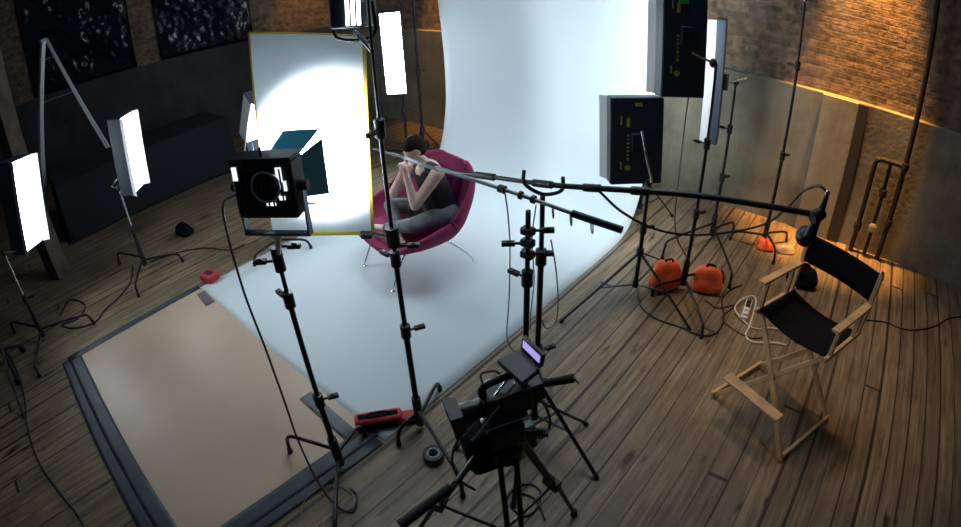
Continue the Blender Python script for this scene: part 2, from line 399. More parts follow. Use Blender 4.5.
MB().grid(pfn, len(pp) - 1, 24).build('paper_sheet', PAPER, bt, solid=.002)
MB().tube([(X0 - .1, 4.78, 3.45), (X1 + .1, 4.78, 3.45)], .05, 16).build('paper_roll', PAPER, bt)
MB().tube([(X0 - .45, 4.78, 3.45), (X1 + .35, 4.78, 3.45)], .02, 10).build('crossbar', BLACK, bt)

BOARD = mat('tan_board', (.50, .375, .275), .42, var=.10, vscale=1.2, spec=.5)
t = thing('floor_board', 'large flat tan board taped to the planks in front of the paper', 'floor board', (-3.4, .5, 0))
MB().box((-3.36, .53, .006), (1.30, .70, .004)).build('board', BOARD, t, smooth=False)
def strip(name, a, b_, w_, z=.0125, m=TAPE, parent=t):
    a, b_ = V((a[0], a[1], z)), V((b_[0], b_[1], z)); d = (b_ - a).normalized(); s = V((-d.y, d.x, 0)) * w_ / 2; n = max(2, int((b_ - a).length / .12))
    def fn(u, v):
        p = a.lerp(b_, u) + s * (2 * v - 1) * (1 + .05 * noise.noise(V((u * 7, v, a.x)))); p.z += .003 * noise.noise(p * 9); return p
    return MB().grid(fn, n, 4).build(name, m, parent, solid=.0015)
strip('tape_strip', (-4.72, -.20), (-1.98, -.21), .13)
strip('tape_strip', (-4.68, -.29), (-1.98, -.32), .11, .010)
strip('tape_strip', (-2.08, -.26), (-2.02, 1.24), .12, .0135)
strip('tape_strip', (-1.99, -.26), (-1.93, 1.20), .09, .010)
strip('tape_strip', (-4.66, -.28), (-4.66, 1.22), .07, .0135)
strip('tape_strip', (-4.55, 1.19), (-4.28, 1.17), .09, .015, mat('grey_tape', (.13, .13, .14), .6))
strip('tape_strip', (-2.62, 1.12), (-2.05, 1.10), .10, .015, mat('grey_tape_2', (.12, .13, .15), .6))

# ------------------------------------------------------------------ stands
def knob(parent, c, d, m=BLKPL, r=.022):
    c, d = V(c), V(d).normalized()
    k = MB().tube([c, c + d * .05], .007, 8); k.box(c + d * .06, (.012, .03, .01), frame(d)); k.ell(c + d * .06, (.012, r, .016), frame(d), 6, 8)
    return k.build('knob', m, parent)
def poles(root, x, y, z0, z1, joints, m=BLACK, r0=.019, m2=None):
    zs = [z0] + joints + [z1]
    for i in range(len(zs) - 1):
        MB().tube([(x, y, zs[i]), (x, y, zs[i + 1])], r0 - .0035 * i, 12).build('pole', (m2 if (m2 and i) else m), root)
    for i, z in enumerate(joints):
        MB().tube([(x, y, z - .045), (x, y, z - .04), (x, y, z + .04), (x, y, z + .045)], [r0 + .004, r0 + .011 - .002 * i, r0 + .011 - .002 * i, r0], 12).build('collar', BLKPL, root)
        a = 1.1 + 2 * i; knob(root, V((x, y, z)) + V((math.cos(a), math.sin(a), 0)) * .02, (math.cos(a), math.sin(a), 0))
def cstand(label, x, y, h, legs, joints, m=BLACK, group=None, name='light_stand', m2=None):
    # legs: (foot point, hub height); the leg runs out level and bends down
    root = thing(name, label, 'light stand', (x, y, 0), group)
    poles(root, x, y, .07, h, joints, m, .0175, m2)
    MB().tube([(x, y, .06), (x, y, .30)], .028, 14).build('leg_hub', BLKPL, root)
    for (f, hz) in legs:
        f = V(f); f.z = .012; c = V((x, y, hz)); d = (f - c); d.z = 0; L = d.length; d.normalize()
        lg = MB().tube(spline([c + d * .01, c + d * L * .5 + V((0, 0, .0)), c + d * (L - .06) - V((0, 0, .01)), c + d * (L - .015) - V((0, 0, hz * .35)), f], 5), .0125, 10).build('leg', m, root)
        MB().tube([f + V((0, 0, .03)), f - V((0, 0, .010))], .017, 10).build('rubber_foot', RUBBER, lg)
    return root
def tripod(label, x, y, h, feet, joints, hubz=.42, m=BLACK, group=None, low=.1, name='light_stand'):
    root = thing(name, label, 'light stand', (x, y, 0), group)
    poles(root, x, y, low, h, joints, m)
    MB().tube([(x, y, hubz - .03), (x, y, hubz + .035)], .032, 14).build('leg_hub', BLKPL, root)
    MB().tube([(x, y, low - .02), (x, y, low + .03)], .028, 14).build('brace_hub', BLKPL, root)
    for f in feet:
        f = V(f); f.z = .012; c = V((x, y, hubz)); d = (f - c).normalized()
        lg = MB().bar(c + d * .02, f, .022, .013).build('leg', m, root, bevel=.003)
        MB().tube([f - d * .03, f + V((0, 0, -.008))], .016, 8).build('rubber_foot', RUBBER, lg)
        MB().bar((x, y, low), c.lerp(f, .52), .016, .006).build('brace', m, root)
    return root
def around(x, y, r, *degs): return [(x + r * math.cos(math.radians(a)), y + r * math.sin(math.radians(a)), 0) for a in degs]

# ------------------------------------------------------------------ fluorescent bank lights
def bank(label, c, fwd, w_, h_, d_, strength, upv=(0, 0, 1), flap=.16, marks=True, side='lrtb', col=LITCOOL, splay=.55, arm=None, green=False, open_back=False, name='bank_light', hood=GREYB):
    c = V(c); R = frame(fwd, upv); root = thing(name, label, 'studio light', c)
    X, Y, Z = R.col[0], R.col[1], R.col[2]
    hw, hh, hd = w_ / 2, h_ / 2, d_ / 2; t_ = .006
    bk = MB(); bk.box(c - Y * hd, (hw, t_, hh), R)
    for s in (-1, 1): bk.box(c + X * s * hw, (t_, hd, hh), R); bk.box(c + Z * s * hh, (hw, hd, t_), R)
    hs = bk.build('housing', GREYB, root, smooth=False, bevel=.003)
    # tubes and the diffusion over them
    tb_ = MB()
    n = 4
    for i in range(n):
        x = (i - (n - 1) / 2) * w_ / n * .9; tb_.tube([c + X * x - Z * hh * .93, c + X * x + Z * hh * .93], .018, 10)
    tb_.build('tube', REFL, root)['kind'] = 'stuff'
    em = emitter('lit_diffusion', col, strength)
    MB().box(c + Y * (hd - .004), (hw - .012, .002, hh - .012), R).build('diffuser', em, root, smooth=False, label='glowing white diffuser')
    for s in side:
        ax, ln, ot = {'l': (-X, Z * hh, hw), 'r': (X, Z * hh, hw), 't': (Z, X * hw, hh), 'b': (-Z, X * hw, hh)}[s]
        e = c + Y * hd + ax * ot; o_ = (Y * math.cos(splay) + ax * math.sin(splay)) * flap
        MB().prism([e - ln, e + ln, e + ln * 1.0 + o_, e - ln * 1.0 + o_], ax * .003).build('barn_door', REFL if s in 'lr' else GREYB, root, smooth=False)
    if marks:
        m1 = MB(); y = c - Y * (hd + t_ + .002)
        m1.lathe([(.022, -.002), (.022, .002)], y - X * hw * .35 - Z * hh * .62, frame(Z, Y), 14)
        m1.build('emblem', YLAB, root, smooth=False)
        for k in range(7): MB().box(y - X * hw * .35 + Z * (-hh * .40 + k * .030), (.008, .001, .010 - .003 * (k % 2)), R).build('printed_letter', GLAB if k > 3 else YLAB, root, smooth=False)
        MB().box(y - X * hw * .35 + Z * hh * .45, (.013, .001, .035), R).build('printed_letter', YLAB, root, smooth=False)
        MB().box(y + X * hw * .05 + Z * hh * .86, (.028, .001, .013), R).build('yellow_tag', YLAB, root, smooth=False)
        for zz in (.5, -.55): MB().box(y - X * hw * .62 + Z * hh * zz, (.006, .001, .03), R).build('printed_label', GLAB, root, smooth=False)
    if green:
        MB().box(c - Y * (hd + t_ + .004) + Z * hh * .62 - X * .02, (.04, .003, .045), R).build('green_tape', GREEN, root, smooth=False)
    MB().box(c - Y * (hd + .03), (.05, .025, .07), R).build('mount_plate', BLKPL, root, bevel=.006)
    if arm:
        a = [V(p) for p in arm]
        MB().tube(spline(a, 5), .009, 10).build('mount_arm', STEEL, root, label='bare steel mounting arm')
        MB().ell(a[-1], (.03, .03, .035)).build('clamp', BLKPL, root)
    return root
S1, S2, S3 = 13.0, 22.0, 14.0

# left pair
f_ = lambda *a: V((at(*a).x, at(*a).y, 0))
LX, LY = -5.58, .94
cstand('silver-poled light stand with spread black legs between timber post and tan board', LX, LY, 1.02, [(f_(183, 262), .12), (f_(139, 297), .14), (f_(120, 264), .16)], [.5], STEEL and BLACK, m2=STEEL)
lc = V((-5.40, 1.08, 1.33))
bank('glowing bank light on the silver pole below the stepladder', lc, (.68, .73, -.10), .26, .78, .14, S1, flap=.07, side='lr', arm=[lc - V((.12, .05, .2)), V((LX - .1, LY - .05, 1.0)), V((LX, LY, .98))])
GX, GY = -5.25, -.42
cstand('silver-poled light stand with thick black legs at the corner of the tan board', GX, GY, 1.0, [(f_(94, 324), .14), (f_(40, 377), .12), (f_(15, 333), .16)], [.5], BLACK, m2=STEEL)
gc = V((-5.50, -.10, 1.28))
bank('glowing bank light cut by the left edge of the picture', gc, (.62, .78, -.14), .36, .86, .16, S1, upv=(-.10, .12, 1), flap=.08, side='lr', arm=[gc - V((-.05, .1, .42)), V((GX, GY, 1.0))])
# right group
r1 = tripod('black tripod stand nearest the paper edge, two orange sandbags to its right', -1.40, 3.64, 1.02, [f_(560, 323), f_(690, 331), V((-1.25, 4.25, 0))], [.62], .40, low=.08)
bc = V((-1.56, 3.66, 1.33))
bank('dark bank light seen from behind, lower one at the edge of the paper', bc, (-.62, .78, -.10), .40, .66, .13, S2, flap=.09, side='lr', upv=(-.05, 0, 1),
     arm=[bc + V((.1, -.12, .12)), V((-1.38, 3.50, 1.25)), V((-1.36, 3.58, 1.08)), V((-1.40, 3.64, 1.02))])
cstand('tall black stand rising between the two orange sandbags', -1.06, 3.92, 1.98, [(f_(701, 338), .13), (f_(652, 296), .12), (f_(722, 283), .15)], [.75, 1.35])
ac = V((-1.33, 3.86, 2.15))
bank('dark bank light seen from behind, upper one cut by the top edge', ac, (-.68, .73, -.10), .34, .90, .14, S2, flap=.08, side='lr', green=True, arm=[ac + V((.12, -.1, -.1)), V((-1.08, 3.9, 1.98))])
cstand('black stand carrying the tall upright bank light near the concrete wall', -1.14, 4.98, 1.66, [(f_(662, 259), .20), (f_(729, 288), .16), (f_(733, 231), .13)], [.7, 1.2])
cc = V((-1.28, 4.86, 1.66))
bank('tall narrow bank light seen edge-on before the brick wall', cc, (-.97, -.22, -.03), .26, 1.14, .08, S2, flap=.09, side='l', marks=False, arm=[cc + V((.1, .05, .0)), V((-1.04, 4.98, 1.72)), V((-1.14, 4.98, 1.66))])
tl = cstand('very tall thin stand near the concrete wall with a clear bag at its feet', -.62, 5.25, 3.2, [(f_(773, 264), .16), (f_(786, 242), .14), (f_(730, 240), .12)], [1.0, 1.9])
MB().tube([(-1.6, 5.3, 2.53), (-.5, 5.25, 2.53)], .008, 8).build('cross_rod', BLACK, tl)
MB().ell((-.62, 5.25, 2.53), (.03, .03, .035)).build('clamp', STEEL, tl)

# left-of-paper lights, behind
dc = V((-5.23, 4.55, 1.53))
cstand('black stand holding the blazing tall bank light left of the paper', -5.27, 4.68, 1.5, [(p, .12) for p in around(-5.27, 4.68, .4, 100, 200, 330)], [.7])
bank('blazing tall bank light left of the paper top', dc, (.66, -.72, -.10), .27, 1.10, .14, 40.0, flap=.05, side='', marks=False)
ec = far(250, 112, 5.2)
cstand('black stand behind the white board holding a half-hidden light', ec.x, ec.y, ec.z, [(p, .12) for p in around(ec.x, ec.y, .35, 160, 280, 40)], [.7])
bank('bank light peeking out on the left behind the white board', ec + V((.2, .1, 0)), (.75, -.05, -.55), .50, .52, .14, S1, flap=.2, side='lrtb', marks=False)
for (x, y, lb) in ((X0 - .42, 4.80, 'thin backdrop stand at the left end of the paper roll'), (X1 - .10, 5.02, 'thin backdrop stand hidden behind the right side of the paper')):
    tripod(lb, x, y, 3.47, around(x, y, .38, 30, 150, 270), [1.25, 2.3], .45, name='backdrop_stand')

# ------------------------------------------------------------------ white board with yellow edges
BR_, TR_, TL_ = far(373, 233, 2.95), far(364, 36, 2.88), far(249, 33, 2.88)
BL_ = BR_ + (TL_ - TR_) * .92
m = M_('diffusion_white'); nt, bs, L = nodes(m); bs.inputs['Base Color'].default_value = (.82, .85, .88, 1); bs.inputs['Roughness'].default_value = .6
tr = nt.nodes.new('ShaderNodeBsdfTranslucent'); tr.inputs[0].default_value = (.8, .88, .95, 1)
mx = nt.nodes.new('ShaderNodeMixShader'); mx.inputs[0].default_value = .22; L.new(bs.outputs[0], mx.inputs[1]); L.new(tr.outputs[0], mx.inputs[2]); L.new(mx.outputs[0], nt.nodes['Material Output'].inputs[0])
wb = thing('diffusion_frame', 'large white diffusion board with yellow edges, glowing in the middle', 'diffuser', (BR_.x, BR_.y, BR_.z - .05))
nrm = (TR_ - TL_).cross(BR_ - TR_).normalized()
MB().prism([TL_, TR_, BR_, BL_], nrm * .006).build('white_sheet', m, wb, smooth=False)
for a, c_ in ((TL_, TR_), (TR_, BR_), (BR_, BL_), (BL_, TL_)):
    MB().bar(a, c_, .020 if a in (TR_, BR_) else .010, .014, nrm).build('frame_bar', YELLOW if a is not BR_ else mat('bright_yellow_edge', (.75, .62, .06), .5), wb, bevel=.003)
ga = up(-1.79, 1.44, 396, 236)
gp = cstand('tall black stand in the centre, rising from by the red bag out of the top', -1.79, 1.44, 2.62,
       [(f_(399, 445), .16), (at(440, 391), .12), (at(463, 497), .20)], [.62 + .2, 1.28, 1.95])
g2 = thing('grip_clamp', 'short black grip arm clamping the corner of the white board', 'clamp', ga)
MB().tube([ga, BR_ + V((.02, 0, 0))], .012, 10).build('arm', BLACK, g2)
MB().box(BR_ - (BR_ - BL_).normalized() * .04, (.05, .03, .012), frame(BR_ - BL_)).build('jaw', BLKPL, g2, bevel=.004)
MB().tube([ga - V((0, 0, .05)), ga + V((0, 0, .05))], .035, 14).build('grip_head', BLKPL, g2)
knob(g2, ga + V((.03, .02, -.05)), (.77, .64, 0))

# lamp head at the top of the centre stand
hc = far(353, 3, 2.45)
hl = thing('lamp_head', 'dark boxy lamp head at the top of the centre stand', 'studio light', hc)
hR = frame((-.45, .85, -.1))
MB().box(hc, (.075, .09, .11), hR).build('housing', GREYB, hl, bevel=.01)
for k in (-1, 0, 1): MB().tube([hc + hR @ V((.04 + k * .026, -.092, -.10)), hc + hR @ V((.04 + k * .026, -.092, .02))], .008, 8).build('lit_slot', emitter('slot_light', LITCOOL, 6), hl)
MB().tube(spline([hc + hR @ V((-.09, 0, 0)), hc + hR @ V((-.09, 0, -.15)), hc + hR @ V((.09, 0, -.15)), hc + hR @ V((.09, 0, 0))], 4), .008, 8).build('yoke', BLACK, hl)
MB().tube([hc + V((0, 0, -.13)), V((-1.79, 1.44, 2.3))], .012, 8).build('mount_pin', STEEL, hl)

# ------------------------------------------------------------------ fresnel lamp with barn doors
FX, FY = -1.93, .89
cstand('black stand under the barn-door lamp, one foot on the tan board', FX, FY, 1.52, [(f_(291, 453), .20), (f_(366, 437), .16), (at(339, 540), .12)], [.62, 1.28])
FC = V((-1.87, .90, 1.86)); FR = frame((-.55, .82, -.06)); Xf, Yf, Zf = FR.col[0], FR.col[1], FR.col[2]
ft = thing('barn_door_lamp', 'large black lamp head with open barn doors aimed at the white board', 'studio light', FC)
MB().box(FC, (.138, .060, .120), FR).build('housing', BLKPL, ft, bevel=.012)
MB().box(FC + Zf * .127, (.142, .062, .006), FR).build('top_plate', BLACK, ft, bevel=.003)
pn = MB()
for k in range(9): pn.box(FC - Yf * .062 + Xf * (-.09 + k * .0225), (.004, .004, .09), FR)
pn.build('cooling_vent', GREYB, ft, smooth=False)
MB().ring(FC - Yf * .066 + Xf * .02 + Zf * .02, frame(Zf, Yf), .062, .007).build('rear_ring', STEEL, ft)
LEAK = emitter('vent_leak_light', LITCOOL, 1.2)
for (lx, lz, a, b_) in ((-.115, .075, .010, .028), (.085, .065, .012, .03), (.105, .02, .006, .02), (.08, -.03, .016, .008), (.03, -.055, .02, .006)): MB().box(FC - Yf * .062 + Xf * lx + Zf * lz, (a, .003, b_), FR).build('lit_vent', LEAK, ft, smooth=False)
MB().ring(FC + Yf * .068, frame(Zf, Yf), .10, .012).build('lens_ring', BLKPL, ft)
MB().lathe([(.095, 0), (.085, .02), (.04, .035), (.002, .04)], FC + Yf * .08, frame(Zf, -Yf), 20).build('lens', emitter('lens_light', LITCOOL, 30), ft)
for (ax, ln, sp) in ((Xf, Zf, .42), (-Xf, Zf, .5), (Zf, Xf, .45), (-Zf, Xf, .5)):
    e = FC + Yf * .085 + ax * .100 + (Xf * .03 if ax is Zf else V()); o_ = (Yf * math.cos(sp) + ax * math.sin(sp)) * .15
    MB().prism([e - ln * (.085 if ax is not Zf else .065), e + ln * .085, e + ln * .125 + o_, e - ln * (.125 if ax is not Zf else .045) + o_], ax * .003).build('barn_door', DOORGLOW, ft, smooth=False)
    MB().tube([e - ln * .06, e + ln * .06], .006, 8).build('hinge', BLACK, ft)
yk = MB()
for s in (-1, 1): yk.bar(FC + Xf * s * .15 + Zf * .02, FC + Xf * s * .15 - Zf * .21, .008, .035, Yf)
yk.bar(FC + Xf * -.155 - Zf * .21, FC + Xf * .155 - Zf * .21, .035, .010)
yk.build('yoke', mat('blued_steel_yoke', (.10, .14, .17), .3, .8), ft, smooth=False)
for s in (-1, 1): MB().tube([FC + Xf * s * .125, FC + Xf * s * .175], .022, 12).build('tilt_knob', BLKPL, ft)
MB().tube([FC - Zf * .21, V((FX, FY, 1.5))], .013, 10).build('spigot', STEEL, ft)
MB().tube([V((FX, FY, 1.44)), V((FX, FY, 1.56))], .026, 12).build('socket', BLKPL, ft)
knob(ft, (FX - .02, FY - .02, 1.49), (-.7, -.6, 0)); knob(ft, (FX + .02, FY + .02, 1.56), (.7, .6, 0))
MB().tube([FC + Zf * .12 - Yf * .03, FC + Zf * .17 - Yf * .03], .006, 8).build('handle_stub', BLACK, ft)
lamp('barn_door_lamp_beam', 'SPOT', FC + Yf * .14, far(320, 148, 2.9), 460, LITCOOL, spot_size=math.radians(76), spot_blend=1.0, shadow_soft_size=.05)

# ------------------------------------------------------------------ armchair
CC = V((-3.24, 2.84, 0)); CF = V((-.22, -.975, 0)).normalized(); CS = V((-CF.y, CF.x, 0))    # facing; sitter's left
if CS.x < 0: CS = -CS
def cl(f, s, z): return CC + CF * f + CS * s + V((0, 0, z))
ch = thing('armchair', 'magenta wool shell armchair on thin chrome legs, person sitting in it', 'armchair', CC)
cen = spline([V((.43, 0, .385)), V((.30, 0, .37)), V((.08, 0, .335)), V((-.16, 0, .34)), V((-.31, 0, .44)), V((-.40, 0, .62)), V((-.46, 0, .80)), V((-.50, 0, .94))], 6)
wid = [(0, .30), (.12, .40), (.35, .49), (.55, .52), (.75, .49), (.9, .38), (1, .20)]
rai = [(0, .02), (.12, .07), (.3, .22), (.5, .30), (.7, .26), (.88, .12), (1, .02)]
def lut(T, x):
    n = len(T); i = 0
    while i < n - 2 and x > T[i + 1][0]: i += 1
    def sl(j):
        if j == 0: return (T[1][1] - T[0][1]) / (T[1][0] - T[0][0])
        if j == n - 1: return (T[-1][1] - T[-2][1]) / (T[-1][0] - T[-2][0])
        return (T[j + 1][1] - T[j - 1][1]) / (T[j + 1][0] - T[j - 1][0])
    a, u = T[i]; b_, v = T[i + 1]; h = b_ - a; k = (x - a) / h
    return (2 * k ** 3 - 3 * k * k + 1) * u + (k ** 3 - 2 * k * k + k) * h * sl(i) + (-2 * k ** 3 + 3 * k * k) * v + (k ** 3 - k * k) * h * sl(i + 1)
def shell(u, v):
    u = .5 - .5 * math.cos(PI * u); k = u * (len(cen) - 1); i = min(int(k), len(cen) - 2); p = cen[i].lerp(cen[i + 1], k - i); d = (cen[i + 1] - cen[i]).normalized()
    n = V((-d.z, 0, d.x)) if d.x > 0 else V((d.z, 0, -d.x)); 
    n = V((max(0, d.z) , 0, 0)) + V((0, 0, abs(d.x)))       # inward: up over the seat, forward up the back
    n.normalize(); s = 2 * v - 1; W = .53 * math.sqrt(max(0, 1 - abs((u - .5) / .512) ** 3.4)); Rr = .30 * math.sin(PI * u) ** 1.1
    q = p + n * Rr * abs(s) ** 2.6; return cl(q.x, W * math.sin(s * PI / 2 * .96) * 1.0, q.z)
MB().grid(shell, 48, 28).build('shell', MAG, ch, solid=.045, subsurf=1)
def pad(f0, f1, z0, z1, wh, thick, nrm_, name, mt):
    a, c_ = cl(f0, 0, z0), cl(f1, 0, z1); n_ = CF * nrm_[0] + V((0, 0, nrm_[1])); n_.normalize(); R = frame((c_ - a), n_)
    o = MB().box((a + c_) / 2 + n_ * thick / 2, (wh, (c_ - a).length / 2, thick / 2), R).build(name, mt, ch, bevel=.03, subsurf=0); return o
pad(.36, -.22, .375, .36, .27, .09, (0, 1), 'seat_cushion', MAG)
pad(-.27, -.43, .44, .84, .25, .09, (1, .35), 'back_cushion', PURP)
for s in (-1, 1):
    fr_ = MB().tube(spline([cl(.40, s * .27, .012), cl(.36, s * .27, .10), cl(.24, s * .26, .30), cl(.05, s * .24, .325), cl(-.15, s * .24, .31), cl(-.33, s * .29, .15), cl(-.44, s * .33, .012)], 6), .009, 10)
    fr_.build('leg', CHROME, ch)
    for q in (cl(.40, s * .27, .012), cl(-.44, s * .33, .012)): MB().lathe([(.02, -.004), (.02, .004), (.008, .012)], q, None, 12).build('glide', STEEL, ch)
for q in (.2, -.2): MB().tube([cl(q, -.25, .30), cl(q, .25, .30)], .008, 8).build('cross_bar', CHROME, ch)

# ------------------------------------------------------------------ person
pr = thing('person', 'seated person in black sleeveless top and grey trousers, hands clasped at the mouth', 'person', V((-3.1, 2.95, .44)))
F = V((-.28, -.96, 0)).normalized(); S = V((.96, -.28, 0))
hip = V((-3.03, 3.02, .53)); neck = V((-3.07, 2.93, 1.03)); head = V((-3.115, 2.835, 1.145))
LS, RS = V((-2.90, 2.88, .975)), V((-3.235, 2.965, .975)); LE, RE = V((-3.00, 2.69, .73)), V((-3.32, 2.74, .74))
LW, RW = V((-3.085, 2.70, .985)), V((-3.150, 2.72, .985))
bd = MB()
HR = frame(F * .86 + V((0, 0, -.52)) , (0, 0, 1))      # head bowed
def hp(x, y, z): return head + HR @ V((x, y, z))
bd.ell(hp(0, -.01, .025), (.074, .092, .090), HR); bd.ell(hp(0, .030, -.045), (.052, .060, .062), HR)
bd.capsule(hp(0, .085, .012), hp(0, .104, -.012), .009, .012)          # nose
bd.capsule(hp(-.016, .086, -.048), hp(.016, .086, -.048), .008, .008)  # lips
bd.ell(hp(0, .066, -.092), (.022, .020, .016), HR)                      # chin
for s in (-1, 1):
    bd.ell(hp(s * .075, -.004, -.004), (.010, .019, .028), HR)          # ear
bd.capsule(neck - V((0, 0, .04)), head + V((.015, .025, -.06)), .05, .046)
bd.capsule(hip, V((-3.05, 2.98, .75)), .125, .125); bd.capsule(V((-3.05, 2.98, .75)), V((-3.06, 2.93, .93)), .125, .115)
bd.capsule(LS, RS, .056, .056)
for (sh, el, wr, s) in ((LS, LE, LW, 1), (RS, RE, RW, -1)):
    bd.capsule(sh, el, .057, .044); bd.capsule(el, wr, .044, .027)
    pm = wr + V((0, 0, .05)) + F * .0
    bd.capsule(wr, wr + V((-.01 * s, -.005, .055)), .024, .028)         # palm
    for k, L_ in enumerate((.062, .070, .066, .052)):                    # fingers bent over the other hand
        b0 = wr + V((0, 0, .062 + .0)) + F * (.028 - .018 * k)
        k1 = b0 + V((0, 0, .020)) - S * s * .010; k2 = k1 + V((0, 0, .006)) - S * s * L_ * .45; k3 = k2 - S * s * .012 - V((0, 0, .016))
        bd.capsule(b0, k1, .0085, .008, 4, 8); bd.capsule(k1, k2, .008, .0075, 4, 8); bd.capsule(k2, k3, .0075, .007, 4, 8)
    t0 = wr + V((0, 0, .02)) - F * .018; t1 = t0 - F * .012 + V((0, 0, .03)); bd.capsule(t0, t1, .010, .009, 4, 8); bd.capsule(t1, t1 + V((0, 0, .026)) - S * s * .008, .009, .0075, 4, 8)
LK, RK = V((-2.98, 2.62, .58)), V((-3.42, 2.78, .58)); LF_, RF_ = V((-3.30, 2.57, .475)), V((-3.14, 2.60, .47))
for (hx, kn, ft_) in ((hip + S * .09, LK, LF_), (hip - S * .09, RK, RF_)):
    bd.capsule(hx, kn, .080, .055); bd.capsule(kn, ft_, .055, .034)
for ft_, d in ((LF_, V((-.9, -.15, -.1))), (RF_, V((.8, -.55, -.12)))):
    d = d.normalized(); bd.capsule(ft_, ft_ + d * .12, .032, .026)
    side_ = d.cross(V((0, 0, 1))).normalized()
    for k in range(5): bd.capsule(ft_ + d * .12 + side_ * (-.022 + k * .011), ft_ + d * (.160 - .005 * k) + side_ * (-.026 + k * .013), .010, .009, 4, 8)
bd.build('body', SKIN, pr, remesh=.0065)
tp = MB(); tp.capsule(hip + V((0, 0, .05)), V((-3.05, 2.98, .75)), .138, .136); tp.capsule(V((-3.05, 2.98, .75)), V((-3.06, 2.935, .90)), .136, .126); tp.capsule(LS.lerp(RS, .17) - V((0, 0, .0)), RS.lerp(LS, .17) - V((0, 0, .0)), .066, .066); tp.capsule(LS.lerp(RS, .35) - V((0, 0, .06)), RS.lerp(LS, .35) - V((0, 0, .06)), .10, .10)
tp.build('sleeveless_top', TOP, pr, remesh=.009)
tr_ = MB(); tr_.capsule(hip - S * .06, hip + S * .06, .128, .128)
for (hx, kn, ft_) in ((hip + S * .09, LK, LF_), (hip - S * .09, RK, RF_)): tr_.capsule(hx, kn, .092, .068); tr_.capsule(kn, kn.lerp(ft_, .86), .066, .048)
tr_.build('trousers', PANTS, pr, remesh=.009)
hr = MB(); hr.ell(hp(0, -.038, .034), (.080, .082, .086), HR); hr.ell(hp(0, -.045, -.01), (.078, .070, .075), HR)
hr.ell(hp(0, -.105, -.035), (.042, .040, .045), HR); hr.ell(hp(0, -.004, .056), (.074, .078, .068), HR)
for s in (-1, 1): hr.capsule(hp(s * .066, -.015, .045), hp(s * .070, -.04, -.02), .014, .016)
hr.build('hair', HAIR, pr, remesh=.007)
for s in (-1, 1):
    MB().ell(hp(s * .030, .078, .010), (.012, .006, .004), HR).build('eyelid', mat('eyelid_shade', (.45, .25, .2), .5), pr)

# ------------------------------------------------------------------ sound boom and second pole with their stands
B1 = [at(374, 149, 1.50), at(405, 158, 1.54), at(437, 169, 1.57), at(485, 176, 1.62), at(543, 184, 1.68), at(592, 188, 1.73), at(640, 191, 1.77), at(700, 196, 1.81), at(760, 205, 1.83), at(818, 215, 1.85)]
bo = thing('boom_pole', 'long dark boom pole reaching from the director chair to the seated person', 'boom pole', B1[4])
s1 = spline(B1, 6)
MB().tube(s1[:14], [.007 + .0003 * i for i in range(14)], 10).build('thin_tube', mat('grey_tube', (.16, .18, .19), .4, .5), bo)
MB().tube(s1[12:26], .011, 10).build('handle_tube', BLACK, bo); MB().tube(s1[24:], .0125, 10).build('grip_tube', BLACK, bo)
for i in (18, 24, 30, 36): MB().tube([s1[i - 1], s1[i + 1]], .018, 10).build('collar', BLKPL, bo)
e_ = B1[-1]
MB().tube([at(812, 218, 1.84), e_, at(822, 212, 1.86)], .026, 10).build('end_clamp', BLKPL, bo)
MB().tube([at(827, 195, 1.93), at(822, 207, 1.88), at(816, 222, 1.82), at(809, 238, 1.76)], [.009, .016, .018, .026], 10).build('counter_grip', BLKPL, bo)
MB().ell(at(805, 236, 1.74), (.04, .05, .04)).build('counterweight', BLKPL, bo); MB().ell(at(827.5, 193, 1.935), (.011, .011, .011)).build('connector', CHROME, bo)
sx, sy, sz = B1[4]
st1 = tripod('black stand cradling the boom pole behind the camera rig', sx, sy, sz - .06, [at(597, 479)] + around(sx, sy, .5, 110, 232), [.7, 1.3], .5, low=.18, name='boom_stand')
cr = MB().tube(spline([V((sx - .09, sy - .02, sz + .05)), V((sx - .085, sy - .02, sz - .015)), V((sx, sy, sz - .05)), V((sx + .085, sy + .02, sz - .015)), V((sx + .09, sy + .02, sz + .05))], 5), .009, 10)
cr.build('cradle', BLKPL, st1)
B2 = [at(437, 168, 1.65), at(505, 190, 1.63), at(535, 200, 1.62), at(580, 216, 1.61), at(622, 230, 1.60)]
s2 = spline(B2, 6)
bp_ = thing('grip_pole', 'shorter grey metal pole below the boom with a black end', 'pole', B2[2])
MB().tube(s2[:19], .0095, 10).build('steel_tube', mat('grey_steel', (.30, .34, .36), .35, .7), bp_)
MB().tube(s2[17:], .017, 10).build('black_grip', BLACK, bp_)
for i in (6, 9, 12): MB().tube([s2[i - 1].lerp(s2[i], .4), s2[i]], .02, 10).build('clamp', BLKPL, bp_)
x2, y2 = at(528, 225, 1.53).x, at(528, 225, 1.53).y
st2 = tripod('thinner black stand beside the boom stand, clamps stacked at its top', x2, y2, 1.6, around(x2, y2, .45, 60, 175, 300), [.75, 1.25], .48, low=.16, name='boom_stand')
for k in range(3):
    z = 1.38 + k * .06; MB().box((x2, y2, z), (.03, .022, .018)).build('clamp', BLKPL, st2, bevel=.006); knob(st2, (x2 - .02, y2 - .02, z), (-.77, -.64, 0)) if k % 2 else knob(st2, (x2 + .02, y2 + .02, z), (.77, .64, 0))

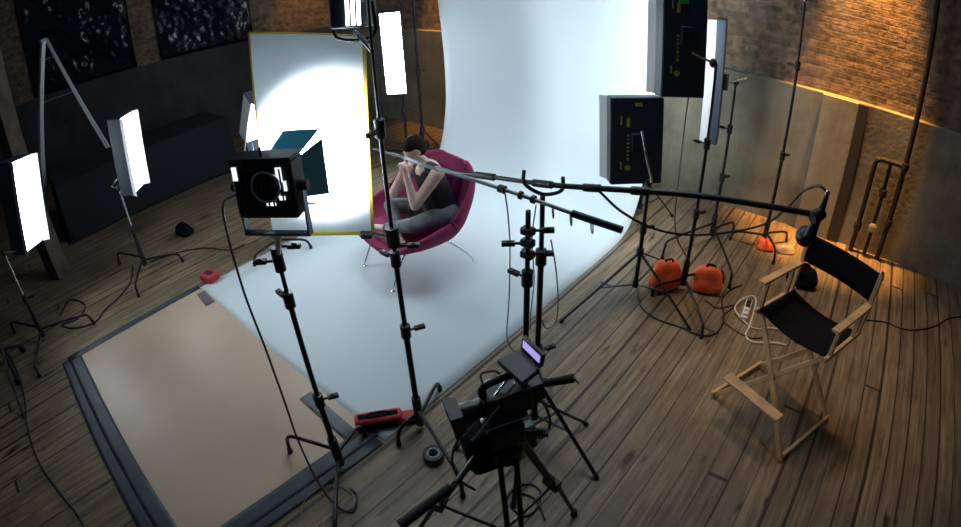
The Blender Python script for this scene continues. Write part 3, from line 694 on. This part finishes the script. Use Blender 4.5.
# ------------------------------------------------------------------ camera rig
KC = at(503, 400, 1.30)
rg = thing('camera_rig', 'black video camera on a fluid head with lens hood and monitor', 'video camera', KC)
axd = (at(445, 412, 1.30) - at(545, 385, 1.30)).normalized(); axd = (axd + V((0, 0, -.12))).normalized(); RR = frame(axd)
def rk(x, y, z): return KC + RR @ V((x, y, z))
MB().box(rk(0, -.01, 0), (.045, .085, .052), RR).build('camera_body', BLKPL, rg, bevel=.01)
MB().box(rk(.048, -.02, .0), (.005, .06, .035), RR).build('side_panel', GREYB, rg, bevel=.003)
MB().box(rk(0, -.115, .0), (.03, .03, .04), RR).build('battery', BLKPL, rg, bevel=.006)
MB().tube([rk(0, .07, .0), rk(0, .10, .0), rk(0, .115, .0), rk(0, .155, .0)], [.036, .034, .040, .040], 18).build('lens', BLACK, rg)
RH = frame(RR.col[2], RR.col[1])
MB().prism([rk(-.045, .15, -.036), rk(.045, .15, -.036), rk(.055, .195, -.05), rk(-.055, .195, -.05)], RR @ V((0, 0, .004))).prism([rk(-.045, .15, .036), rk(.045, .15, .036), rk(.055, .195, .05), rk(-.055, .195, .05)], RR @ V((0, 0, .004))).prism([rk(-.045, .15, -.036), rk(-.045, .15, .036), rk(-.055, .195, .05), rk(-.055, .195, -.05)], RR @ V((.004, 0, 0))).prism([rk(.045, .15, -.036), rk(.045, .15, .036), rk(.055, .195, .05), rk(.055, .195, -.05)], RR @ V((.004, 0, 0))).build('lens_hood', BLKPL, rg, smooth=False)
MB().tube(spline([rk(0, .065, .05), rk(0, .06, .09), rk(0, .02, .105), rk(0, -.06, .10), rk(0, -.08, .05)], 5), .014, 10).build('top_handle', BLKPL, rg)
for s in (0, 9): MB().tube([at(507 + s, 380 + s * .3, 1.39), at(463 + s, 437 + s * .4, 1.22)], .005, 8).build('rail', STEEL, rg)
# monitor on arm
mc = at(520, 368, 1.46)
mR = frame((at(500, 380, 1.4) - at(540, 372, 1.4)))
mb_ = MB(); P0, P1, P2, P3 = at(497, 364, 1.44), at(520, 353, 1.44), at(540, 373, 1.44), at(522, 388, 1.44)
mb_.prism([P0, P1, P2, P3], (0, 0, .022)).build('monitor_body', BLKPL, rg, bevel=.004)
n_ = (P2 - P1).normalized(); up_v = V((0, 0, 1))
sd = (P1 - P0).normalized() * .008 + V((0, 0, .070))
MB().prism([P1 + V((0, 0, .02)), P2 + V((0, 0, .02)), P2 + sd, P1 + sd], (P1 - P0).normalized() * .014).build('screen_housing', BLKPL, rg, bevel=.003)
q0 = -(P1 - P0).normalized() * .002
MB().prism([P1.lerp(P2, .1) + sd * .5 + q0, P1.lerp(P2, .92) + sd * .5 + q0, P1.lerp(P2, .92) + sd * .9 + q0, P1.lerp(P2, .1) + sd * .9 + q0], -(P1 - P0).normalized() * .001).build('screen', emitter('lavender_screen', (.52, .42, 1.0), .75), rg, smooth=False, label='lit lavender screen')
MB().tube([rk(0, -.1, .06), (P0 + P2) / 2], .01, 8).build('monitor_arm', BLKPL, rg)
MB().tube([at(541, 384, 1.33), at(574, 378, 1.36)], [.014, .017], 10).build('hand_grip', RUBBER, rg)
MB().tube([rk(0, -.1, -.02), at(541, 384, 1.33)], .010, 8).build('grip_rod', BLKPL, rg); MB().tube([at(574, 378, 1.36), at(579, 384, 1.36)], .005, 6).build('lever', STEEL, rg)
MB().tube(spline([at(483, 385, 1.42), at(481, 374, 1.44), at(494, 371, 1.45), at(500, 374, 1.44)], 4), .004, 6).build('wire_loop', CABLE, rg)
# tripod
TC = V((KC.x + .02, KC.y - .02, 0)); tz = 1.08
tp_ = thing('camera_tripod', 'heavy black two-stage tripod standing under the video camera', 'tripod', TC)
MB().lathe([(.055, 0), (.075, .02), (.075, .07), (.05, .09)], TC + V((0, 0, tz - .05)), None, 18).build('bowl', BLKPL, tp_)
MB().box(TC + V((0, 0, tz + .10)), (.055, .065, .055), RR).build('fluid_head', BLKPL, tp_, bevel=.015)
knob(tp_, TC + V((.06, .03, tz + .1)), (.8, .5, 0), r=.03)
MB().box((KC + TC + V((0, 0, tz + .16))) / 2 + V((0, 0, -.04)), (.045, .08, .012), RR).build('camera_plate', STEEL, tp_, bevel=.003)
ph0, ph1 = TC + V((-.03, -.04, tz + .08)), at(400, 525, 1.12)
MB().tube([ph0, at(456, 483, 1.14)], .011, 10).build('pan_bar', BLACK, tp_)
MB().tube([at(450, 487, 1.14), ph1], [.017, .020], 12).build('pan_grip', RUBBER, tp_)
for a in (200, 320, 80):
    a = math.radians(a); d = V((math.cos(a), math.sin(a), 0)); sd = V((-d.y, d.x, 0)); top = TC + d * .07 + V((0, 0, tz)); ft_ = TC + d * .52 + V((0, 0, .02)); md_ = top.lerp(ft_, .5)
    lg = MB().tube([top + sd * .03, md_ + sd * .024], .011, 8).tube([top - sd * .03, md_ - sd * .024], .011, 8).tube([md_ + V((0, 0, .04)), ft_], .012, 8).build('leg', BLACK, tp_)
    MB().box(md_, (.02, .045, .03), frame(sd)).build('leg_clamp', BLKPL, lg, bevel=.005)
    MB().tube([ft_ + V((0, 0, .02)), ft_ - V((0, 0, .018))], .02, 8).build('rubber_foot', RUBBER, lg)
    MB().tube([TC + V((0, 0, .45)), TC + d * .30 + V((0, 0, .52))], .008, 8).build('spreader', BLACK, tp_)
# battery pack and bag hanging under the head
hb = MB(); hb.box(at(487, 442, 1.10), (.075, .09, .10), RR)
tag(hb.build('camera_bag', BKFAB, None, bevel=.03), 'bulky black pouch hung below the video camera', 'bag')
hb = MB().box(at(521, 432, .98), (.05, .05, .07), RR)
tag(hb.build('battery_pack', mat('teal_grey_case', (.05, .07, .07), .5), None, bevel=.01), 'small grey-green battery pack hanging at the right of the camera pouch', 'battery pack')

# ------------------------------------------------------------------ director chair
O = V((-.27, 2.98, 0)); U = V((.92, -.39, 0)).normalized(); W_ = V((.39, .92, 0)).normalized()
def dcp(u, v, z): return O + U * u + W_ * v + V((0, 0, z))
dt = thing('director_chair', 'tall folding director chair of pale wood with black canvas seat and back', 'chair', dcp(.3, .1, 0))
WD = .57
def wbar(name, a, c_, w1=.035, w2=.02, upv=(0, 0, 1), parent=dt, m=PINE): return MB().bar(a, c_, w1, w2, upv).build(name, m, parent, bevel=.004)
fz0, fz1 = -.17, .36
for v_, vv in ((fz0, .02), (fz1, .40)):
    wbar('leg', dcp(-.03, v_, .012), dcp(WD - .02, vv, .69), .020, .036, U)
    wbar('leg', dcp(WD + .09, v_ - (.05 if v_ < 0 else 0), .012), dcp(.02, vv, .69), .020, .036, U)
for u_ in (-.03, WD + .08): wbar('foot_rail', dcp(u_, fz0 - .02, .035), dcp(u_, fz1 + .02, .035), .025, .03)
wbar('footrest', dcp(.06, fz0 - .06, .30), dcp(.53, fz0 - .06, .30), .085, .018)
for u_ in (.0, WD):
    wbar('seat_rail', dcp(u_, -.02, .70), dcp(u_, .45, .70), .026, .036)
    wbar('arm_post', dcp(u_, .03, .70), dcp(u_, .03, .915), .022, .03, U); wbar('arm_post', dcp(u_, .33, .70), dcp(u_, .33, .915), .022, .03, U)
    wbar('armrest', dcp(u_, -.05, .925), dcp(u_, .42, .925), .052, .020)
    wbar('back_post', dcp(u_, .40, .70), dcp(u_, .44, 1.14), .022, .032, U)
    MB().tube([dcp(u_, .44, 1.135), dcp(u_, .44, 1.155)], .012, 8).build('post_cap', STEEL, dt)
def seatf(u, v): return dcp(WD * u, .0 + .42 * v, .712 - .045 * math.sin(PI * u) ** 1.0)
MB().grid(seatf, 14, 8).build('canvas_seat', BKFAB, dt, solid=.006)
def backf(u, v): return dcp(-.015 + (WD + .03) * u, .425 + .02 * v + .03 * math.sin(PI * u), .94 + .19 * v)
MB().grid(backf, 14, 6).build('canvas_back', BKFAB, dt, solid=.012)

# ------------------------------------------------------------------ sandbags and small floor things
def sandbag(c, rot, sx_, sy_, h_, label, seed, m=ORANGE, name='sandbag', cat='sandbag', group='orange sandbags weighing the stands', handle=True):
    c = V((c[0], c[1], 0)); Rz = Matrix.Rotation(rot, 3, 'Z'); root = thing(name, label, cat, c, group)
    bg = MB(); bg.ell((0, 0, 0), (1, 1, 1), None, 14, 22); out = MB(); pts = []
    for p in bg.v:
        x, y, z = p; e_ = (abs(x) ** 4 + abs(y) ** 4 + abs(z) ** 4) ** .25; x, y, z = x / e_, y / e_, z / e_
        q = V((x * sx_ * (1 - .22 * (z + 1) / 2), y * sy_ * (1 - .55 * (z + 1) / 2), h_ * .5 + z * h_ * .5 * (1 - .18 * x)))
        q += q.normalized() * .030 * noise.noise(q * 11 + V((seed, 0, 0))); q.z = max(.004, q.z); pts.append(c + Rz @ q)
    out.add(pts, bg.f); out.build('bag', m, root, subsurf=1)
    if handle: MB().tube(spline([c + Rz @ V((-sx_ * .3, 0, h_ * .9)), c + Rz @ V((-sx_ * .2, 0, h_ + .02)), c + Rz @ V((sx_ * .2, 0, h_ + .02)), c + Rz @ V((sx_ * .3, 0, h_ * .9))], 4), .009, 6).build('handle', BKFAB, root)
    return root
p = at(664, 288); sandbag((p.x, p.y), .9, .16, .11, .27, 'orange sandbag standing left of the tall stand', 1)
p = at(706, 290); sandbag((p.x, p.y), .3, .15, .11, .24, 'orange sandbag right of the tall stand, with black strap', 5)
p = at(764, 248); sandbag((p.x, p.y), .2, .11, .09, .10, 'orange bundle in a clear bag by the concrete wall', 9, group=None, name='plastic_bag', cat='bag', handle=False)
p = at(785, 252); sandbag((p.x, p.y), .6, .12, .08, .07, 'crumpled pale plastic bag beside the orange bundle', 12, mat('pale_plastic', (.5, .42, .33), .3, bump=.8, bscale=30), 'plastic_bag', 'bag', None, False)
p = at(800, 284); sandbag((p.x, p.y), .2, .17, .13, .20, 'black bag on the floor behind the director chair', 15, BKFAB, 'black_bag', 'bag', None, True)
p = at(185, 234); sandbag((p.x, p.y), .2, .14, .1, .13, 'small dark bag on the floor beside the left light stand', 19, BKFAB, 'black_bag', 'bag', None, True)
p = at(211, 280); q = MB().box((p.x, p.y, .045), (.09, .07, .04), Matrix.Rotation(.3, 3, 'Z'))
cs = thing('red_case', 'small dark red case at the left corner of the paper', 'case', (p.x, p.y, 0)); q.build('case', REDN, cs, bevel=.02)
MB().box((p.x, p.y, .09), (.05, .03, .006), Matrix.Rotation(.3, 3, 'Z')).build('lid_panel', mat('dark_panel', (.03, .02, .03), .5), cs, bevel=.004)
# red tool bag
a_, c_ = at(358, 428), at(402, 421); d = (c_ - a_).normalized(); Rb = frame(d); o0 = (a_ + c_) / 2
tb2 = thing('tool_bag', 'long red tool bag with black mesh side at the paper corner', 'bag', (o0.x, o0.y, 0))
MB().box(o0 + V((0, 0, .05)), (.05, .155, .046), Rb).build('bag_body', REDN, tb2, bevel=.022)
side = Rb.col[0] if Rb.col[0].dot(V((0, 0, CAM_H)) - o0) > 0 else -Rb.col[0]
MB().box(o0 + V((0, 0, .045)) + side * .052, (.006, .12, .026), Rb).build('mesh_side', BKFAB, tb2, bevel=.006)
MB().box(o0 + V((0, 0, .096)), (.020, .13, .005), Rb).build('zip_panel', BKFAB, tb2, bevel=.003)
MB().prism([c_ + Rb @ V((-.045, -.01, .02)), c_ + Rb @ V((.045, -.01, .02)), c_ + Rb @ V((.03, .14, .02)), c_ + Rb @ V((-.03, .14, .02))], (0, 0, .04)).build('end_flap', REDN, tb2, bevel=.01)
MB().tube(spline([o0 + Rb @ V((0, -.08, .09)), o0 + Rb @ V((.01, -.05, .13)), o0 + Rb @ V((.01, .05, .13)), o0 + Rb @ V((0, .08, .09))], 4), .006, 6).build('handle', BKFAB, tb2)
# tape roll
p = at(434, 458)
rl = thing('tape_roll', 'roll of black tape lying flat on the planks', 'tape roll', (p.x, p.y, 0))
MB().lathe([(.040, 0), (.062, 0), (.064, .004), (.064, .046), (.062, .05), (.040, .05), (.040, 0)], (p.x, p.y, .002), None, 28).build('tape', BLKPL, rl)
MB().lathe([(.030, 0), (.040, 0), (.040, .052), (.030, .052), (.030, 0)], (p.x, p.y, .002), None, 28).build('core', mat('grey_core', (.35, .36, .38), .6), rl)
# power strip
p = at(746, 312); d = (at(750, 300) - at(743, 322)).normalized(); Rp = frame(d)
ps = thing('power_strip', 'white power strip with plugs on the floor left of the director chair', 'power strip', (p.x, p.y, 0))
MB().box((p.x, p.y, .025), (.03, .15, .02), Rp).build('strip_body', WHITEP, ps, bevel=.006)
for k in range(4): MB().box(V((p.x, p.y, .05)) + d * (-.1 + .065 * k), (.02, .02, .014), Rp).build('socket' if k % 2 else 'plug', BLKPL if k > 1 else WHITEP, ps, bevel=.004)

# stepladder, draped platform
LAD = V((-8.9, .85, 0))
tL = far(44, 40, 9.0)
ld_ = thing('stepladder', 'pale metal stepladder against the black-covered window', 'ladder', (tL.x, tL.y, 0))
fa_ = far(43, 155, 8.85); fa = tL + (fa_ - tL) * (tL.z / (tL.z - fa_.z)); fb = far(105, 142, 8.7); fbd = tL + (fb - tL) * ((tL.z) / (tL.z - fb.z))
sdv = V((-.16, -.02, 0))
for o_ in (V((0, 0, 0)), sdv):
    MB().bar(fa + o_ * 1.3 + V((0, 0, .01)), tL + o_ * .7, .06, .045, (1, 0, 0)).build('rail', ALU, ld_)
    MB().bar(fbd + o_ * 1.3 + V((0, 0, .01)), tL + o_ * .7 + V((0, .05, 0)), .03, .022, (1, 0, 0)).build('rear_leg', ALU, ld_)
for k in range(7):
    z = .3 + .3 * k; a = fa.lerp(tL, z / tL.z); MB().bar(a + sdv * (1.3 - .6 * z / tL.z), a, .05, .02).build('rung', ALU, ld_)
for z in (1.75, 2.35):
    a = fa.lerp(tL, z / tL.z); c_ = fbd.lerp(tL, z / tL.z); MB().bar(a, c_, .02, .012).build('spreader', ALU, ld_)
MB().box(tL + sdv * .5, (.12, .05, .02)).build('top_cap', ALU, ld_)
pf = thing('draped_platform', 'low platform under a black cloth in the dark left corner', 'platform', (-8.05, 1.7, 0))
def drape(u, v):
    x, y = -8.45 + 1.1 * u, .3 + 2.9 * v; e = min(u, v * 2.5, 1 - u, (1 - v) * 2.5)
    z = .80 if e > .06 else .01
    return V((x, y, z)) + V((.03 * noise.noise(V((y * 4, z, 1))) if e <= .06 else 0, 0, .01 * noise.noise(V((x * 3, y * 3, 0)))))
MB().grid(drape, 34, 60).build('black_cloth', mat('black_cloth', (.008, .01, .016), .9), pf)
MB().box((-7.9, 1.75, .39), (.45, 1.3, .38)).build('platform_body', BLKPL, pf, smooth=False)

# castered stand base cut by the left edge
hx = at(9, 362)
cb_ = thing('rolling_stand', 'low black wheeled stand base cut by the left edge', 'light stand', (hx.x, hx.y, 0))
MB().tube([(hx.x, hx.y, .1), (hx.x, hx.y, .30)], .03, 12).build('leg_hub', BLKPL, cb_)
MB().tube([(hx.x, hx.y, .2), (hx.x - .03, hx.y - .02, 1.0)], .016, 10).build('pole', BLACK, cb_)
for f in (at(24, 352), at(20, 384), at(-20, 372)):
    f = V((f.x, f.y, .05)); lg = MB().tube([V((hx.x, hx.y, .16)), f + V((0, 0, .03))], .016, 8).build('leg', BLACK, cb_)
    MB().tube([f + V((-.012, .01, -.01)), f + V((.012, -.01, -.01))], .038, 14).build('caster', RUBBER, lg)
ln_ = MB().tube([at(-6, 322, .62), at(24, 417, .012)], .013, 8)
tag(ln_.build('stand_leg', BLACK), 'slanting black stand leg reaching down at the left edge', 'leg')

# ------------------------------------------------------------------ cables
def cable(label, pts, r=.005, m=CABLE, name='cable', group=None):
    return tag(MB().tube(spline(pts, 8), r, 6).build(name, m), label, 'cable', group)
G = lambda *q: [at(x, y, .008) for x, y in q]
cable('black power cable drooping from the barn-door lamp to the floor', [FC - Yf * .08 - Xf * .11, at(223, 205, 1.78), at(229, 240, 1.55), at(245, 295, 1.20), at(266, 350, .85), at(284, 400, .5), at(298, 440, .22), at(317, 480, .06), at(335, 504, .012), at(352, 512, .008), at(357, 497, .008), at(350, 488, .008)], .0065)
cable('coil of grey cable on the planks under the barn-door lamp stand', G((302, 527), (303, 505), (316, 490), (338, 486), (352, 494), (353, 507), (340, 512), (326, 520), (322, 535)), .004, GCABLE)
cable('grey cable hanging from the grip pole down the paper', [at(505, 193, 1.62), at(508, 215, 1.4), at(510, 250, 1.1), at(509, 300, .7), at(507, 338, .35), at(514, 352, .2), at(520, 362, .05)], .004, GCABLE)
cable('grey cable looping from the boom stand to the planks', [at(551, 240, 1.38), at(556, 270, 1.1), at(558, 300, .8), at(556, 322, .6), at(546, 328, .62), at(541, 318, .7)], .004, GCABLE)
cable('cable wound along the thin boom stand', [at(536, 205, 1.6), at(532, 240, 1.3), at(534, 280, 1.0), at(531, 310, .8), at(530, 330, .62)], .0035, GCABLE)
for k, (x, y) in enumerate(((553, 212), (571, 219), (592, 227))):
    c_ = at(x, y, 1.53); MB_ = MB().ring(c_, frame(V((.2, -.3, .9)), V((.77, .64, 0))) , .028, .0035, 20, 6)
    tag(MB_.build('cable_tie', GCABLE), 'thin cable loop hanging from the grey pole, %s' % ('nearest its clamp', 'middle of the three', 'nearest its black end')[k], 'cable loop')
cable('black microphone cable swagging under the boom to its right end', [at(598, 190, 1.73), at(622, 212, 1.6), at(655, 229, 1.5), at(690, 235, 1.46), at(730, 232, 1.48), at(765, 224, 1.55), at(787, 208, 1.68), at(802, 192, 1.85), at(818, 186, 1.94), at(827, 192, 1.935)], .006)
cable('thin grey cable hanging from the upper dark bank light', [at(689, 92, 1.72), at(684, 130, 1.35), at(679, 175, .95), at(675, 215, .55), at(677, 238, .3), at(684, 252, .1), at(690, 262, .01)], .007, mat('mid_grey_cable', (.05, .05, .05), .5))
cable('white extension cable curling around the power strip', [at(748, 325, .01), at(739, 316, .02), at(735, 308, .02), at(741, 300, .03), at(752, 296, .03), at(756, 302, .02), at(750, 325, .01), at(746, 335, .008), at(753, 342, .008), at(775, 343, .008), at(786, 345, .008)], .009, WCABLE)
cable('second white lead running right from the power strip', G((748, 326), (758, 329), (770, 328), (782, 330)), .007, WCABLE)
cable('black cable snaking over the planks below the orange sandbags', G((637, 287), (640, 305), (655, 318), (680, 327), (700, 335), (716, 333), (724, 318), (722, 300), (730, 290), (742, 285)), .007)
cable('brown cable curving over the planks left of the power strip', G((705, 300), (718, 308), (735, 305), (722, 318), (735, 330), (752, 338), (768, 336)), .006, mat('brown_cable', (.06, .025, .015), .5))
cable('thin dark cable crossing the planks right of the director chair', G((865, 320), (885, 322), (900, 328), (915, 330), (935, 326), (950, 318), (975, 316)), .006)
cable('tangled black cable beside the left light stand', G((60, 315), (70, 300), (85, 305), (78, 318), (62, 325), (75, 328), (95, 322), (105, 310), (118, 298), (130, 283), (133, 266)), .010)
cable('black cable from the left light stand to the paper corner', G((150, 262), (180, 252), (205, 248), (230, 250), (245, 244)), .008)
cable('dark cable running along the left of the tan board', [at(-4, 335, .01), at(14, 365, .01), at(24, 395, .01), at(27, 425, .01), at(38, 460, .008), at(58, 490, .008), at(78, 515, .008), at(90, 540, .008)], .008, mat('green_black_cable', (.012, .02, .015), .5))
cable('loop of black cable on the planks below the camera rig', G((505, 500), (515, 488), (530, 484), (540, 492), (537, 508), (524, 516), (512, 506), (520, 494), (536, 500), (545, 520)), .006)
cable('cable drooping from the monitor beside the camera rig', [at(535, 395, 1.3), at(545, 405, 1.15), at(550, 422, 1.0), at(546, 435, .95), at(538, 438, .98)], .006)
cable('black cable dangling from the video camera to the pouch', [at(470, 425, 1.25), at(458, 440, 1.15), at(452, 460, 1.05), at(460, 480, 1.0), at(475, 490, .95)], .005)
